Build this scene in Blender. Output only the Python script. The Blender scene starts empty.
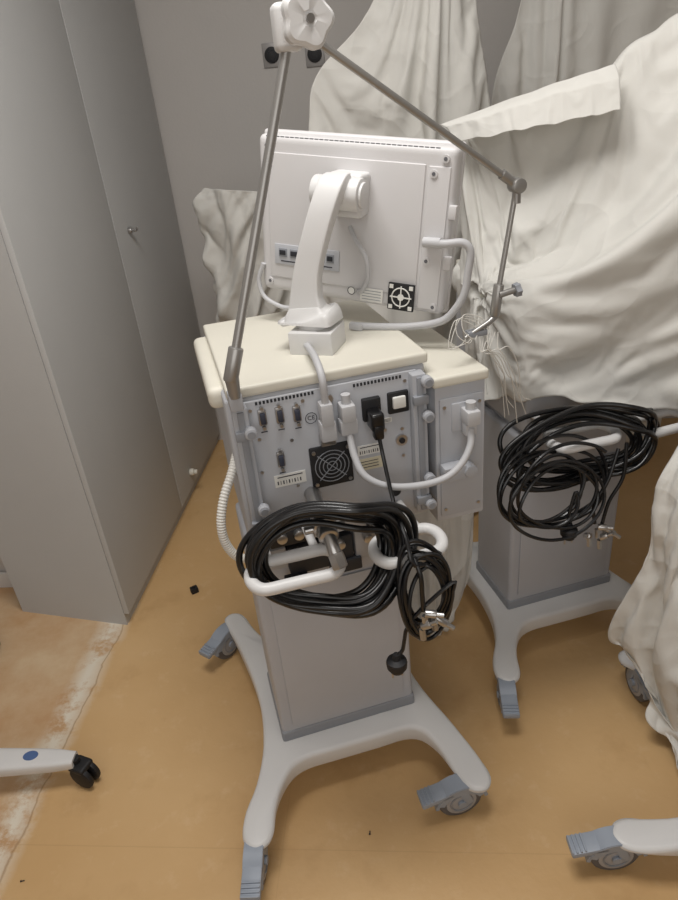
import bpy, bmesh, math, random
from mathutils import Vector, Matrix, noise
random.seed(7)
scene=bpy.context.scene
COL=bpy.context.collection
# ------------------------------------------------------------------ materials
def s2l(c):
    c=c/255.
    return c/12.92 if c<=.04045 else ((c+.055)/1.055)**2.4
def mat(name,rgb,rough=.5,metal=0.,var=.0,vscale=8.,bump=0.,bscale=200.,spec=.5,coat=0.,sheen=0.):
    m=bpy.data.materials.new(name);m.use_nodes=True
    nt=m.node_tree;b=nt.nodes['Principled BSDF']
    col=[s2l(x) for x in rgb]+[1]
    b.inputs['Roughness'].default_value=rough;b.inputs['Metallic'].default_value=metal
    b.inputs['Specular IOR Level'].default_value=spec
    b.inputs['Coat Weight'].default_value=coat
    b.inputs['Sheen Weight'].default_value=sheen
    tc=nt.nodes.new('ShaderNodeTexCoord')
    n=nt.nodes.new('ShaderNodeTexNoise');n.inputs['Scale'].default_value=vscale;n.inputs['Detail'].default_value=4
    nt.links.new(tc.outputs['Object'],n.inputs['Vector'])
    r=nt.nodes.new('ShaderNodeValToRGB')
    r.color_ramp.elements[0].position=.3;r.color_ramp.elements[1].position=.7
    r.color_ramp.elements[0].color=[c*(1-var) for c in col[:3]]+[1]
    r.color_ramp.elements[1].color=[min(1,c*(1+var)) for c in col[:3]]+[1]
    nt.links.new(n.outputs['Fac'],r.inputs['Fac']);nt.links.new(r.outputs['Color'],b.inputs['Base Color'])
    if bump:
        n2=nt.nodes.new('ShaderNodeTexNoise');n2.inputs['Scale'].default_value=bscale;n2.inputs['Detail'].default_value=3
        nt.links.new(tc.outputs['Object'],n2.inputs['Vector'])
        bp=nt.nodes.new('ShaderNodeBump');bp.inputs['Strength'].default_value=bump;bp.inputs['Distance'].default_value=.01
        nt.links.new(n2.outputs['Fac'],bp.inputs['Height']);nt.links.new(bp.outputs['Normal'],b.inputs['Normal'])
    return m
M_white=mat('white_plastic',(214,213,212),.42,var=.02)
M_mon=mat('monitor_plastic',(205,203,203),.45,var=.015,bump=.05,bscale=600)
M_cream=mat('cream_plastic',(220,216,203),.5,var=.02)
M_panel=mat('panel_grey',(184,186,191),.5,var=.02)
M_panel2=mat('module_grey',(174,176,181),.5,var=.02)
M_col=mat('column_silver',(182,184,190),.45,metal=.0,var=.03)
M_trim=mat('trim_grey',(142,145,151),.5,var=.03)
M_blue=mat('caster_grey_blue',(150,158,170),.45,var=.03)
M_tyre=mat('tyre_grey',(96,95,98),.6,var=.05)
M_hub=mat('wheel_hub_grey',(165,165,168),.5,var=.03)
M_black=mat('black_rubber',(15,15,17),.33,var=.1,coat=.2)
M_blackm=mat('black_matte',(22,22,25),.6,var=.1)
M_dark=mat('dark_recess',(40,42,48),.6,var=.1)
M_vent=mat('vent_shadow_grey',(98,98,102),.7)
M_steel=mat('brushed_steel',(178,176,174),.28,metal=.9,var=.05)
M_rod=mat('satin_rod_metal',(162,160,157),.35,metal=.7,var=.04)
M_gcable=mat('grey_cable',(190,190,192),.5,var=.03)
M_label=mat('label_white',(226,225,220),.6,var=.02)
M_labely=mat('label_cream',(212,205,180),.6,var=.03)
M_conn=mat('connector_blue_grey',(66,70,84),.45,metal=.3,var=.08)
M_print=mat('print_dark',(60,60,66),.7)
M_badge=mat('badge_blue',(78,104,150),.4)
M_hose=mat('hose_translucent_white',(214,211,204),.4,var=.04)
M_wall=mat('wall_paint',(194,190,186),.75,var=.03,vscale=2,bump=.08,bscale=90)
M_ward=mat('wardrobe_laminate',(188,188,187),.55,var=.02,vscale=3,bump=.08,bscale=260,spec=.3)
M_ceil=mat('ceiling_paint',(225,225,225),.8)
M_sock=mat('socket_plate',(150,147,145),.4,metal=.3)
def cloth_mat():
    m=mat('cotton_sheet',(211,209,203),.88,var=.02,vscale=5,bump=.0,sheen=.05)
    nt=m.node_tree;b=nt.nodes['Principled BSDF'];L=nt.links.new;N=nt.nodes.new
    tc=N('ShaderNodeTexCoord')
    def M(op,a,b_=None,c=None):
        x=N('ShaderNodeMath');x.operation=op
        for i,q in enumerate((a,b_,c)):
            if q is None: continue
            if isinstance(q,(int,float)): x.inputs[i].default_value=q
            else: L(q,x.inputs[i])
        return x.outputs[0]
    def ridge(scale,dist,power,width,off):
        mp=N('ShaderNodeMapping');mp.inputs['Location'].default_value=(off,off*.7,off*.3);L(tc.outputs['Object'],mp.inputs['Vector'])
        n=N('ShaderNodeTexNoise');n.inputs['Scale'].default_value=scale;n.inputs['Detail'].default_value=1;n.inputs['Distortion'].default_value=dist
        L(mp.outputs[0],n.inputs['Vector'])
        a=M('ABSOLUTE',M('SUBTRACT',n.outputs['Fac'],.5))
        return M('POWER',M('SUBTRACT',1.0,M('MINIMUM',M('MULTIPLY',a,width),1.0)),power)
    n3=N('ShaderNodeTexNoise');n3.inputs['Scale'].default_value=900;L(tc.outputs['Object'],n3.inputs['Vector'])
    h=M('MULTIPLY_ADD',n3.outputs['Fac'],.03,M('ADD',M('MULTIPLY',ridge(2.6,.3,1.2,12.0,0),.5),M('ADD',M('MULTIPLY',ridge(4.3,.2,1.2,13.0,3.7),.34),M('MULTIPLY',ridge(7.0,.2,1.2,12.0,7.1),.18))))
    bp=N('ShaderNodeBump');bp.inputs['Strength'].default_value=.6;bp.inputs['Distance'].default_value=.011
    L(h,bp.inputs['Height']);L(bp.outputs['Normal'],b.inputs['Normal'])
    return m
M_cloth=cloth_mat()
def floor_mat():
    m=bpy.data.materials.new('floor_vinyl');m.use_nodes=True;nt=m.node_tree;b=nt.nodes['Principled BSDF']
    L=nt.links.new;N=nt.nodes.new
    def M(op,a,b_=None,c=None,clamp=False):
        x=N('ShaderNodeMath');x.operation=op;x.use_clamp=clamp
        for i,q in enumerate((a,b_,c)):
            if q is None: continue
            if isinstance(q,(int,float)): x.inputs[i].default_value=q
            else: L(q,x.inputs[i])
        return x.outputs[0]
    def MR(v,a,b_,c,d):
        x=N('ShaderNodeMapRange');L(v,x.inputs[0])
        for i,q in zip((1,2,3,4),(a,b_,c,d)): x.inputs[i].default_value=q
        return x.outputs[0]
    def NZ(scale,detail=6,rough=.5):
        n=N('ShaderNodeTexNoise');n.inputs['Scale'].default_value=scale;n.inputs['Detail'].default_value=detail;n.inputs['Roughness'].default_value=rough;L(tc.outputs['Object'],n.inputs['Vector']);return n.outputs['Fac']
    def ramp(v,p0,p1,c0,c1):
        r=N('ShaderNodeValToRGB');e=r.color_ramp.elements;e[0].position=p0;e[1].position=p1
        e[0].color=[s2l(x) for x in c0]+[1];e[1].color=[s2l(x) for x in c1]+[1];L(v,r.inputs['Fac']);return r.outputs['Color']
    def MIX(f,a,b_):
        x=N('ShaderNodeMix');x.data_type='RGBA';L(f,x.inputs['Factor'])
        for i,q in ((6,a),(7,b_)):
            if isinstance(q,tuple): x.inputs[i].default_value=[s2l(t) for t in q]+[1]
            else: L(q,x.inputs[i])
        return x.outputs[2]
    tc=N('ShaderNodeTexCoord');sep=N('ShaderNodeSeparateXYZ');L(tc.outputs['Object'],sep.inputs[0]);X=sep.outputs['X'];Y=sep.outputs['Y']
    base=ramp(NZ(2.2),.3,.72,(201,163,113),(212,177,129))
    base=MIX(MR(NZ(14,8,.7),.56,.70,0,.32),base,(224,196,156))
    base=MIX(MR(NZ(5,6,.6),.30,.44,.30,0),base,(172,130,84))
    t=M('MULTIPLY_ADD',Y,-.108,X)
    tn=M('MULTIPLY_ADD',NZ(9),.045,t)
    inside=MR(tn,-.982,-.974,1,0)
    n3=NZ(4,8,.65)
    worn=ramp(n3,.36,.66,(194,156,116),(214,190,156))
    col=MIX(inside,base,worn)
    band=M('MULTIPLY',MR(M('ABSOLUTE',M('ADD',tn,1.012)),0,.065,1.1,0),MR(NZ(8,8,.75),.40,.52,0,1))
    col=MIX(band,col,(226,217,200))
    edge=MR(M('ABSOLUTE',M('ADD',tn,.976)),0,.004,.6,0)
    col=MIX(edge,col,(146,108,72))
    s1=MR(M('ABSOLUTE',M('SUBTRACT',M('MULTIPLY_ADD',X,.12,Y),.905)),0,.0022,.3,0)
    s2=MR(M('ABSOLUTE',M('SUBTRACT',M('MULTIPLY_ADD',Y,-.108,X),-.33)),0,.002,.22,0)
    col=MIX(M('MAXIMUM',s1,s2),col,(170,132,88))
    L(col,b.inputs['Base Color'])
    b.inputs['Roughness'].default_value=.38
    bp=N('ShaderNodeBump');bp.inputs['Strength'].default_value=.1;bp.inputs['Distance'].default_value=.01;L(NZ(35),bp.inputs['Height']);L(bp.outputs['Normal'],b.inputs['Normal'])
    return m
M_floor=floor_mat()
# ------------------------------------------------------------------ mesh builder
def catmull(pts,n=8,closed=False):
    P=[Vector(p) for p in pts];out=[];N=len(P)
    segs=N if closed else N-1
    for i in range(segs):
        if closed: a,b,c,d=P[(i-1)%N],P[i],P[(i+1)%N],P[(i+2)%N]
        else:
            a=P[i-1] if i>0 else P[0]*2-P[1];b=P[i];c=P[i+1];d=P[i+2] if i+2<N else P[-1]*2-P[-2]
        for k in range(n):
            t=k/n
            out.append(.5*((2*b)+(c-a)*t+(2*a-5*b+4*c-d)*t*t+(3*b-a-3*c+d)*t**3))
    if not closed: out.append(P[-1].copy())
    return out
class MB:
    def __init__(s): s.bm=bmesh.new();s.mats=[]
    def mi(s,m):
        if m not in s.mats: s.mats.append(m)
        return s.mats.index(m)
    def _tag(s,faces,m,smooth):
        i=s.mi(m)
        for f in faces: f.material_index=i;f.smooth=smooth
    def box(s,c,size,m,bev=.0,seg=2,rot=None,taper=None):
        b2=bmesh.new();bmesh.ops.create_cube(b2,size=1)
        for v in b2.verts:
            v.co=Vector((v.co.x*size[0],v.co.y*size[1],v.co.z*size[2]))
            if taper and v.co.z>0: v.co.x*=taper[0];v.co.y*=taper[1]
        if bev>0: bmesh.ops.bevel(b2,geom=b2.edges[:],offset=bev,segments=seg,profile=.6,affect='EDGES')
        T=Matrix.Translation(c)
        if rot is not None: T=T@(rot if isinstance(rot,Matrix) else Matrix.Rotation(rot,4,'Z'))
        s.merge(b2,T,m,bev>0)
    def merge(s,b2,T,m,smooth):
        mp={}
        for v in b2.verts: mp[v]=s.bm.verts.new(T@v.co)
        fs=[]
        for f in b2.faces:
            try: fs.append(s.bm.faces.new([mp[v] for v in f.verts]))
            except ValueError: pass
        s._tag(fs,m,smooth);b2.free()
    def cyl(s,p0,p1,r0,m,r1=None,seg=20,bev=0,smooth=True):
        p0=Vector(p0);p1=Vector(p1);r1=r0 if r1 is None else r1
        L=(p1-p0).length
        if bev>0: prof=[(0,0),(0,r0-bev),(bev*.3,r0-bev*.3),(bev,r0),(L-bev,r1),(L-bev*.3,r1-bev*.3),(L,r1-bev),(L,0)]
        else: prof=[(0,0),(0,r0),(L,r1),(L,0)]
        s.lathe(p0,p1-p0,prof,m,seg,smooth)
    def lathe(s,origin,axis,prof,m,seg=24,smooth=True,lobes=None):
        q=Vector(axis).normalized().to_track_quat('Z','Y').to_matrix();o=Vector(origin)
        rings=[]
        for (h,r) in prof:
            if r<=1e-6: rings.append([s.bm.verts.new(o+q@Vector((0,0,h)))])
            else:
                ring=[]
                for k in range(seg):
                    a=2*math.pi*k/seg;rr=r
                    if lobes: rr=r*(1+lobes[1]*math.cos(a*lobes[0]))
                    ring.append(s.bm.verts.new(o+q@Vector((rr*math.cos(a),rr*math.sin(a),h))))
                rings.append(ring)
        fs=[]
        for a,b in zip(rings,rings[1:]):
            for k in range(seg):
                k2=(k+1)%seg
                if len(a)==1 and len(b)==1: continue
                if len(a)==1: fs.append(s.bm.faces.new([a[0],b[k2],b[k]]))
                elif len(b)==1: fs.append(s.bm.faces.new([a[k],a[k2],b[0]]))
                else: fs.append(s.bm.faces.new([a[k],a[k2],b[k2],b[k]]))
        s._tag(fs,m,smooth)
    def tube(s,pts,r,m,seg=10,closed=False,n=8,smoothpath=True,rfun=None):
        P=catmull(pts,n,closed) if smoothpath else [Vector(p) for p in pts]
        N=len(P);T=[]
        for i in range(N):
            if closed: t=P[(i+1)%N]-P[i-1]
            else: t=P[min(i+1,N-1)]-P[max(i-1,0)]
            T.append(t.normalized())
        nrm=T[0].orthogonal().normalized();rings=[]
        for i in range(N):
            nrm=(nrm-T[i]*nrm.dot(T[i]));nrm.normalize();bn=T[i].cross(nrm)
            rr=rfun(i/(N-1)) if rfun else r
            rings.append([s.bm.verts.new(P[i]+(nrm*math.cos(2*math.pi*k/seg)+bn*math.sin(2*math.pi*k/seg))*rr) for k in range(seg)])
        fs=[]
        rng=range(N) if closed else range(N-1)
        for i in rng:
            a=rings[i];b=rings[(i+1)%N];off=0
            if closed and i==N-1:
                off=min(range(seg),key=lambda o_:(a[0].co-b[o_].co).length)
            for k in range(seg):
                fs.append(s.bm.faces.new([a[k],a[(k+1)%seg],b[(k+1+off)%seg],b[(k+off)%seg]]))
        if not closed:
            fs.append(s.bm.faces.new(rings[0][::-1]));fs.append(s.bm.faces.new(rings[-1]))
        s._tag(fs,m,True)
    def loft(s,secs,m,side=(1,0,0),seg=24,power=.5,n=6):
        C=catmull([q[:3] for q in secs],n);W=catmull([(q[3],q[4],0) for q in secs],n)
        sd=Vector(side).normalized();rings=[]
        for i in range(len(C)):
            t=(C[min(i+1,len(C)-1)]-C[max(i-1,0)]).normalized()
            sx=(sd-t*sd.dot(t)).normalized();nn=t.cross(sx)
            ring=[]
            for k in range(seg):
                a=2*math.pi*k/seg;ca,sa=math.cos(a),math.sin(a)
                u=math.copysign(abs(ca)**power,ca)*W[i][0]/2;v=math.copysign(abs(sa)**power,sa)*W[i][1]/2
                ring.append(s.bm.verts.new(C[i]+sx*u+nn*v))
            rings.append(ring)
        fs=[]
        for a,b in zip(rings,rings[1:]):
            for k in range(seg): fs.append(s.bm.faces.new([a[k],a[(k+1)%seg],b[(k+1)%seg],b[k]]))
        fs.append(s.bm.faces.new(rings[0][::-1]));fs.append(s.bm.faces.new(rings[-1]))
        s._tag(fs,m,True)
    def prism(s,outline,ztop,zbot,m,bev=.01):
        b2=bmesh.new()
        vt=[b2.verts.new((x,y,ztop(x,y))) for x,y in outline];vb=[b2.verts.new((x,y,zbot(x,y))) for x,y in outline]
        N=len(outline);b2.faces.new(vt);b2.faces.new(vb[::-1])
        for i in range(N): b2.faces.new([vb[i],vb[(i+1)%N],vt[(i+1)%N],vt[i]])
        bmesh.ops.recalc_face_normals(b2,faces=b2.faces[:])
        if bev:
            ed=[e for e in b2.edges if (e.verts[0] in vt and e.verts[1] in vt) or (e.verts[0] in vb and e.verts[1] in vb)]
            bmesh.ops.bevel(b2,geom=ed,offset=bev,segments=3,profile=.5,affect='EDGES')
        s.merge(b2,Matrix.Identity(4),m,True)
    def obj(s,name,parent=None,mx=None,label=None,category=None,group=None,angle=40):
        bmesh.ops.recalc_face_normals(s.bm,faces=s.bm.faces[:])
        me=bpy.data.meshes.new(name);s.bm.to_mesh(me);s.bm.free()
        for m in s.mats: me.materials.append(m)
        try: me.set_sharp_from_angle(angle=math.radians(angle))
        except Exception: pass
        ob=bpy.data.objects.new(name,me);COL.objects.link(ob)
        if parent is not None: ob.parent=parent
        if mx is not None: ob.matrix_local=mx
        if label: ob['label']=label
        if category: ob['category']=category
        if group: ob['group']=group
        return ob
def empty(name,mx,label=None,category=None,group=None,parent=None):
    e=bpy.data.objects.new(name,None);e.empty_display_size=.1;COL.objects.link(e);e.matrix_world=mx
    if parent: e.parent=parent;e.matrix_local=mx
    if label: e['label']=label
    if category: e['category']=category
    if group: e['group']=group
    return e
# ------------------------------------------------------------------ room
def struct(o): o['kind']='structure';return o
def quadbox(name,p0,p1,z0,z1,thick,m):
    p0=Vector((*p0,0));p1=Vector((*p1,0));d=(p1-p0).normalized();n=Vector((-d.y,d.x,0))*thick
    mb=MB();b=bmesh.new()
    vs=[b.verts.new(Vector((q.x,q.y,z))) for z in (z0,z1) for q in (p0,p1,p1+n,p0+n)]
    for f in [(0,1,2,3),(7,6,5,4),(0,4,5,1),(1,5,6,2),(2,6,7,3),(3,7,4,0)]: b.faces.new([vs[i] for i in f])
    mb.merge(b,Matrix.Identity(4),m,False);return mb.obj(name)
mb=MB();mb.box((.2,1.2,-.05),(4.6,5.2,.1),M_floor);struct(mb.obj('floor'))
mb=MB();mb.box((.2,1.2,2.75),(4.6,5.2,.1),M_ceil);struct(mb.obj('ceiling'))
wd=Vector((.9927,-.12,0));wo=Vector((-.609,3.127,0))
a=wo-wd*1.7;b_=wo+wd*3.1
struct(quadbox('wall_back',(a.x,a.y),(b_.x,b_.y),0,2.7,.1,M_wall))
struct(quadbox('wall_right',(2.3,3.0),(2.3,-1.3),0,2.7,.1,M_wall))
struct(quadbox('wall_front',(2.3,-1.3),(-2.0,-1.3),0,2.7,.1,M_wall))
struct(quadbox('wall_left',(-2.0,-1.3),(-2.0,2.14),0,2.7,.1,M_wall))
struct(quadbox('wall_alcove',(-2.0,2.14),(-1.215,2.05),0,2.7,.1,M_wall))
mb=MB();mb.box((-1.62,2.085,.035),(.8,.012,.07),M_white,.003,rot=math.radians(-6.5));struct(mb.obj('baseboard_alcove'))
# ------------------------------------------------------------------ wardrobe
WP=Vector((-.772,1.762,0));WQ=Vector((-.609,3.123,0));wdir=(WQ-WP).normalized()
ang=math.atan2(wdir.y,wdir.x)
WM=Matrix.Translation(WP)@Matrix.Rotation(ang,4,'Z')
ward=empty('wardrobe',WM,'tall grey laminate wardrobe with closed doors and small lock','wardrobe')
WL=(WQ-WP).length
mb=MB()
b=bmesh.new();pl=WM.inverted()
def lp(p): q=pl@Vector((*p,0));return q
cs=[Vector((0,.02,0)),Vector((WL-.004,.02,0)),Vector((WL-.004,.45,0)),lp((-1.205,1.895))]
vs=[b.verts.new(c+Vector((0,0,z))) for z in (.0,2.45) for c in cs]
for f in [(0,1,2,3),(7,6,5,4),(0,4,5,1),(1,5,6,2),(2,6,7,3),(3,7,4,0)]: b.faces.new([vs[i] for i in f])
mb.merge(b,Matrix.Identity(4),M_ward,False);mb.obj('body',ward)
for x0,x1 in ((0.0,.655),(.659,WL-.012)):
    mb=MB();mb.box(((x0+x1)/2,.01,1.24),(x1-x0,.018,2.38),M_ward,.002);dr=mb.obj('door',ward)
    if x0>.5:
        mb=MB();mb.cyl((.775,.002,1.18),(.775,-.012,1.18),.011,M_steel,bev=.002);mb.cyl((.775,-.012,1.18),(.775,-.022,1.18),.006,M_steel)
        mb.box((.778,-.027,1.18),(.03,.006,.012),M_steel,.002);mb.obj('lock',dr,label='small metal key lock')
mb=MB();mb.cyl((.83,.0,.124),(.83,-.02,.124),.016,M_cream,bev=.004);mb.cyl((.83,-.02,.124),(.83,-.035,.124),.011,M_cream,bev=.003);mb.obj('door_bumper',ward,label='small cream round door bumper')
for x,z in ((-.103,1.705),(.066,1.692)):
    t=(x-wo.x)/wd.x;p=wo+wd*t
    R=Matrix.Translation((p.x,p.y,z))@Matrix.Rotation(math.atan2(wd.y,wd.x),4,'Z')
    mb=MB();mb.box((0,-.004,0),(.075,.008,.085),M_sock,.003);mb.cyl((0,-.008,0),(0,-.016,0),.029,M_blackm,bev=.003)
    mb.tube([(.016*math.cos(k*math.pi/6),-.0165,.016*math.sin(k*math.pi/6)) for k in range(12)],.0012,M_dark,6,True,2)
    mb.obj('wall_socket',mx=R,label='dark round wall socket on grey square plate',category='socket',group='wall sockets')
# ------------------------------------------------------------------ carts
def smooth_outline(pts,n=4): return [(p.x,p.y) for p in catmull([(x,y,0) for x,y in pts],n,True)]
BX=.02
def drop(x,y):
    d=0
    if y<-.12: d=min(1,(-.12-y)/.2)
    if y>.24: d=min(1,(y-.24)/.2)
    return d*d*(3-2*d) if d<1 else 1
half=[(.06,-.15),(.125,-.15),(.164,-.168),(.188,-.215),(.199,-.27),(.207,-.315),(.224,-.340),(.252,-.347),(.273,-.330),(.278,-.30),(.270,-.25),(.250,-.18),(.228,-.10),(.213,-.02),(.208,.06),(.213,.15),(.226,.25),(.241,.34),(.257,.42),(.258,.454),(.239,.470),(.213,.464),(.196,.44),(.184,.40),(.168,.34),(.146,.285),(.108,.262),(.05,.258)]
def lefty(x,y):
    d=drop(x,y) if y<0 else 0
    return (BX-x-.030*d,y+.036*d)
outline=[(BX+x,y) for x,y in half]+[lefty(x,y) for x,y in half[::-1]]
def make_caster(parent,pos,ang,pedal=True):
    mx=Matrix.Translation((pos[0],pos[1],0))@Matrix.Rotation(ang,4,'Z')
    mb=MB()
    mb.cyl((0,0,.082),(0,0,.105),.02,M_blue,bev=.003)
    cx,cz=.034,.054
    A=[math.radians(t) for t in range(4,184,12)]
    b2=bmesh.new();rows=[]
    for a in A:
        xo,zo,xi,zi=cx+.066*math.cos(a),cz+.056*math.sin(a),cx+.058*math.cos(a),cz+.0555*math.sin(a)-.003
        rows.append([b2.verts.new((xo,-.021,zo)),b2.verts.new((xo,.021,zo)),b2.verts.new((xi,.021,zi)),b2.verts.new((xi,-.021,zi))])
    for p,q in zip(rows,rows[1:]):
        for k in range(4): b2.faces.new([p[k],p[(k+1)%4],q[(k+1)%4],q[k]])
    b2.faces.new(rows[0]);b2.faces.new(rows[-1][::-1])
    mb.merge(b2,Matrix.Identity(4),M_blue,True)
    for y in (-.0195,.0195):
        b2=bmesh.new()
        AA=A[1:-1]
        pts=[(cx+.062*math.cos(a),cz+.054*math.sin(a)) for a in AA]+[(cx+.046*math.cos(a),cz+.034*math.sin(a)) for a in AA[::-1]]
        v1=[b2.verts.new((x,y-.0025,z)) for x,z in pts];v2=[b2.verts.new((x,y+.0025,z)) for x,z in pts]
        n=len(AA)
        for i in range(n-1):
            b2.faces.new([v1[i],v1[i+1],v1[2*n-2-i],v1[2*n-1-i]]);b2.faces.new([v2[i+1],v2[i],v2[2*n-1-i],v2[2*n-2-i]])
        for i in range(2*n): b2.faces.new([v1[i],v2[i],v2[(i+1)%(2*n)],v1[(i+1)%(2*n)]])
        mb.merge(b2,Matrix.Identity(4),M_blue,False)
        mb.box((cx-.012,y,cz+.018),(.02,.004,.05),M_blue,.001,rot=Matrix.Rotation(.35,4,'Y'))
    mb.cyl((cx,-.024,cz),(cx,.024,cz),.010,M_blue,seg=16)
    if pedal:
        R=Matrix.Rotation(math.radians(10),4,'Y')
        mb.box((cx+.058,0,.088),(.082,.044,.015),M_blue,.005,rot=R)
        for k in range(4): mb.box((cx+.060+.009*(k+1),0,.0945-.0017*k),(.004,.04,.006),M_blue,.001)
        mb.box((cx+.046,0,.076),(.03,.04,.02),M_blue,.004)
    c=mb.obj('caster',parent,mx)
    mb=MB()
    mb.lathe((cx,-.0145,cz),(0,1,0),[(0,0),(0,.036),(0,.047),(.003,.052),(.009,.054),(.02,.054),(.026,.052),(.029,.047),(.029,.036),(.029,0)],M_tyre,32)
    mb.cyl((cx,-.017,cz),(cx,.017,cz),.038,M_hub,seg=28,bev=.002)
    for y in (-.0175,.0175):
        mb.tube([(cx+.027*math.cos(k*math.pi/8),y,cz+.027*math.sin(k*math.pi/8)) for k in range(16)],.0025,M_trim,6,True,2)
    mb.obj('wheel',c)
    return c
def make_cart(mx,label,casters,rails=True,handle=True):
    cart=empty('ventilator_cart',mx,label,'medical cart','ventilator carts')
    mb=MB()
    mb.prism(smooth_outline(outline,3),lambda x,y:.142-.03*drop(x,y),lambda x,y:.088+.008*drop(x,y),M_white,.011)
    mb.obj('base',cart,angle=60)
    for (x,y,a) in casters: make_caster(cart,(x,y),math.radians(a))
    mb=MB()
    mb.box((.024,.02,.43),(.345,.21,.6),M_col,.012,3)
    mb.box((.024,.02,.155),(.352,.217,.035),M_trim,.008,3)
    mb.box((.024,-.088,.40),(.29,.004,.42),M_col,.0015)
    mb.obj('column',cart)
    mb=MB()
    mb.box((.052,.09,.915),(.385,.41,.34),M_panel,.008,3)
    mb.box((-.142,.11,1.068),(.046,.34,.044),M_cream,.018,5)
    mb.box((.035,.06,.69),(.33,.26,.12),M_panel2,.008)
    housing=mb.obj('housing',cart)
    mb=MB();mb.box((.058,.094,1.096),(.386,.426,.022),M_cream,.007,4);mb.obj('lid',housing,label='cream plastic top cover')
    mb=MB();mb.box((.304,.005,.89),(.106,.30,.312),M_panel,.005,2);mb.box((.304,.005,1.053),(.116,.314,.022),M_cream,.007,4);mod=mb.obj('side_module',cart)
    if rails:
      for x,z0,z1 in ((-.118,.80,1.075),(.222,.77,1.075)):
        mb=MB();mb.box((x,-.128,(z0+z1)/2),(.028,.03,z1-z0),M_panel2,.003);mb.box((x,-.144,(z0+z1)/2),(.012,.006,z1-z0-.01),M_trim,.001)
        for z in (z0+.03,z1-.05): mb.box((x,-.146,z),(.030,.012,.018),M_trim,.002)
        rl=mb.obj('side_rail',cart)
        zs=(1.03,.865) if x<0 else (1.062,.99,.85,.79)
        for z in zs:
            mb=MB();mb.cyl((x+.012,-.142,z),(x+.012,-.160,z),.0115,M_panel2,bev=.003,seg=20);mb.cyl((x+.012,-.160,z),(x+.012,-.162,z),.007,M_trim);mb.obj('clamp_knob',rl)
    if handle:
        def ring(xa,xb,z0,slope):
            # closed flattened stadium ring, nearly level
            yf,yn=-.226,-.296;r=(yf-yn)/2;ym=(yf+yn)/2;pts=[]
            for k in range(5): pts.append((xa+(xb-xa)*k/4,yf))
            for k in range(1,6):
                a=math.pi/2-math.pi*k/6;pts.append((xb+.028*math.cos(a),ym+r*math.sin(a)))
            for k in range(5): pts.append((xb+(xa-xb)*k/4,yn))
            for k in range(1,6):
                a=-math.pi/2-math.pi*k/6;pts.append((xa+.028*math.cos(a),ym+r*math.sin(a)))
            return [(x,y,z0+slope*(x-(xa+xb)/2)+.10*(y-ym)) for x,y in pts]
        mb=MB()
        mb.tube(ring(-.132,-.022,.796,-.02),.0118,M_white,14,closed=True,n=5)
        mb.tube(ring(.104,.180,.785,.02),.0118,M_white,14,closed=True,n=5)
        for x,z in ((-.12,.797),(-.03,.797),(.108,.787),(.176,.787)): mb.cyl((x,-.115,z),(x,-.228,z+.004),.0085,M_white,seg=14)
        mb.obj('handle',cart,label='white tubular grips')
    return cart,housing,mod
def frame(o,yaw): return Matrix.Translation(o)@Matrix.Rotation(math.radians(yaw),4,'Z')
M1=frame((-.085,1.234,0),13)
cart,housing,mod=make_cart(M1,'white and grey ventilator cart with monitor and jointed support arm',
    [(-.258,-.268,-106),(.255,-.310,178),(-.22,.43,-140),(.26,.43,-60)])
mb=MB();mb.box((.052,-.118,.915),(.345,.008,.325),M_panel,.002)
for k in range(16): mb.box((-.055+.007*k-.03,-.1225,1.072),(.004,.002,.006),M_dark)
for k in range(14): mb.box((.10+.007*k,-.1225,1.070),(.004,.002,.006),M_dark)
for x,z in ((-.098,1.06),(.2,1.06),(-.095,.93),(.19,.90),(-.09,1.0),(.05,.80),(.19,.96),(-.03,.985),(-.03,.885),(.095,.885),(.155,.965),(.0,1.06)): mb.cyl((x,-.121,z),(x,-.124,z),.0035,M_steel,seg=10)
rp=mb.obj('rear_panel',housing)
for x,z in ((-.078,1.044),(-.046,1.042),(-.014,1.038),(-.056,.951)):
    mb=MB();mb.box((x,-.124,z),(.015,.01,.032),M_steel,.003);mb.box((x,-.131,z),(.010,.008,.022),M_conn,.002)
    mb.cyl((x,-.126,z+.02),(x,-.134,z+.02),.0035,M_steel,seg=8);mb.cyl((x,-.126,z-.02),(x,-.134,z-.02),.0035,M_steel,seg=8)
    mb.box((x,-.1222,z-.031),(.012,.0006,.0022),M_print);mb.obj('data_port',rp)
mb=MB();fx,fz=.041,.915;mb.box((fx,-.124,fz),(.084,.008,.09),M_blackm,.004)
for r in (.010,.018,.026,.034):
    mb.tube([(fx+r*math.cos(t*math.pi/6),-.129,fz+r*math.sin(t*math.pi/6)) for t in range(12)],.0010,M_trim,6,True,2)
for t in range(4):
    a=math.pi/4+t*math.pi/2;mb.cyl((fx,-.129,fz),(fx+.038*math.cos(a),-.129,fz+.038*math.sin(a)),.0010,M_trim,seg=6)
    mb.cyl((fx+.048*math.cos(a),-.128,fz+.05*math.sin(a)),(fx+.048*math.cos(a),-.131,fz+.05*math.sin(a)),.004,M_steel,seg=8)
mb.obj('fan_grille',rp,label='square black fan grille')
mb=MB();mb.box((.129,-.127,1.018),(.036,.014,.046),M_blackm,.003);mb.box((.129,-.15,1.005),(.026,.036,.036),M_black,.006,3);mb.box((.129,-.16,.985),(.02,.022,.03),M_black,.006);mb.obj('mains_inlet',rp,label='black mains plug in its socket')
mb=MB();mb.box((.184,-.124,1.02),(.042,.01,.044),M_blackm,.003);mb.box((.184,-.131,1.022),(.026,.008,.024),M_label,.003);mb.obj('power_switch',rp,label='black framed white rocker switch')
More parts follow.
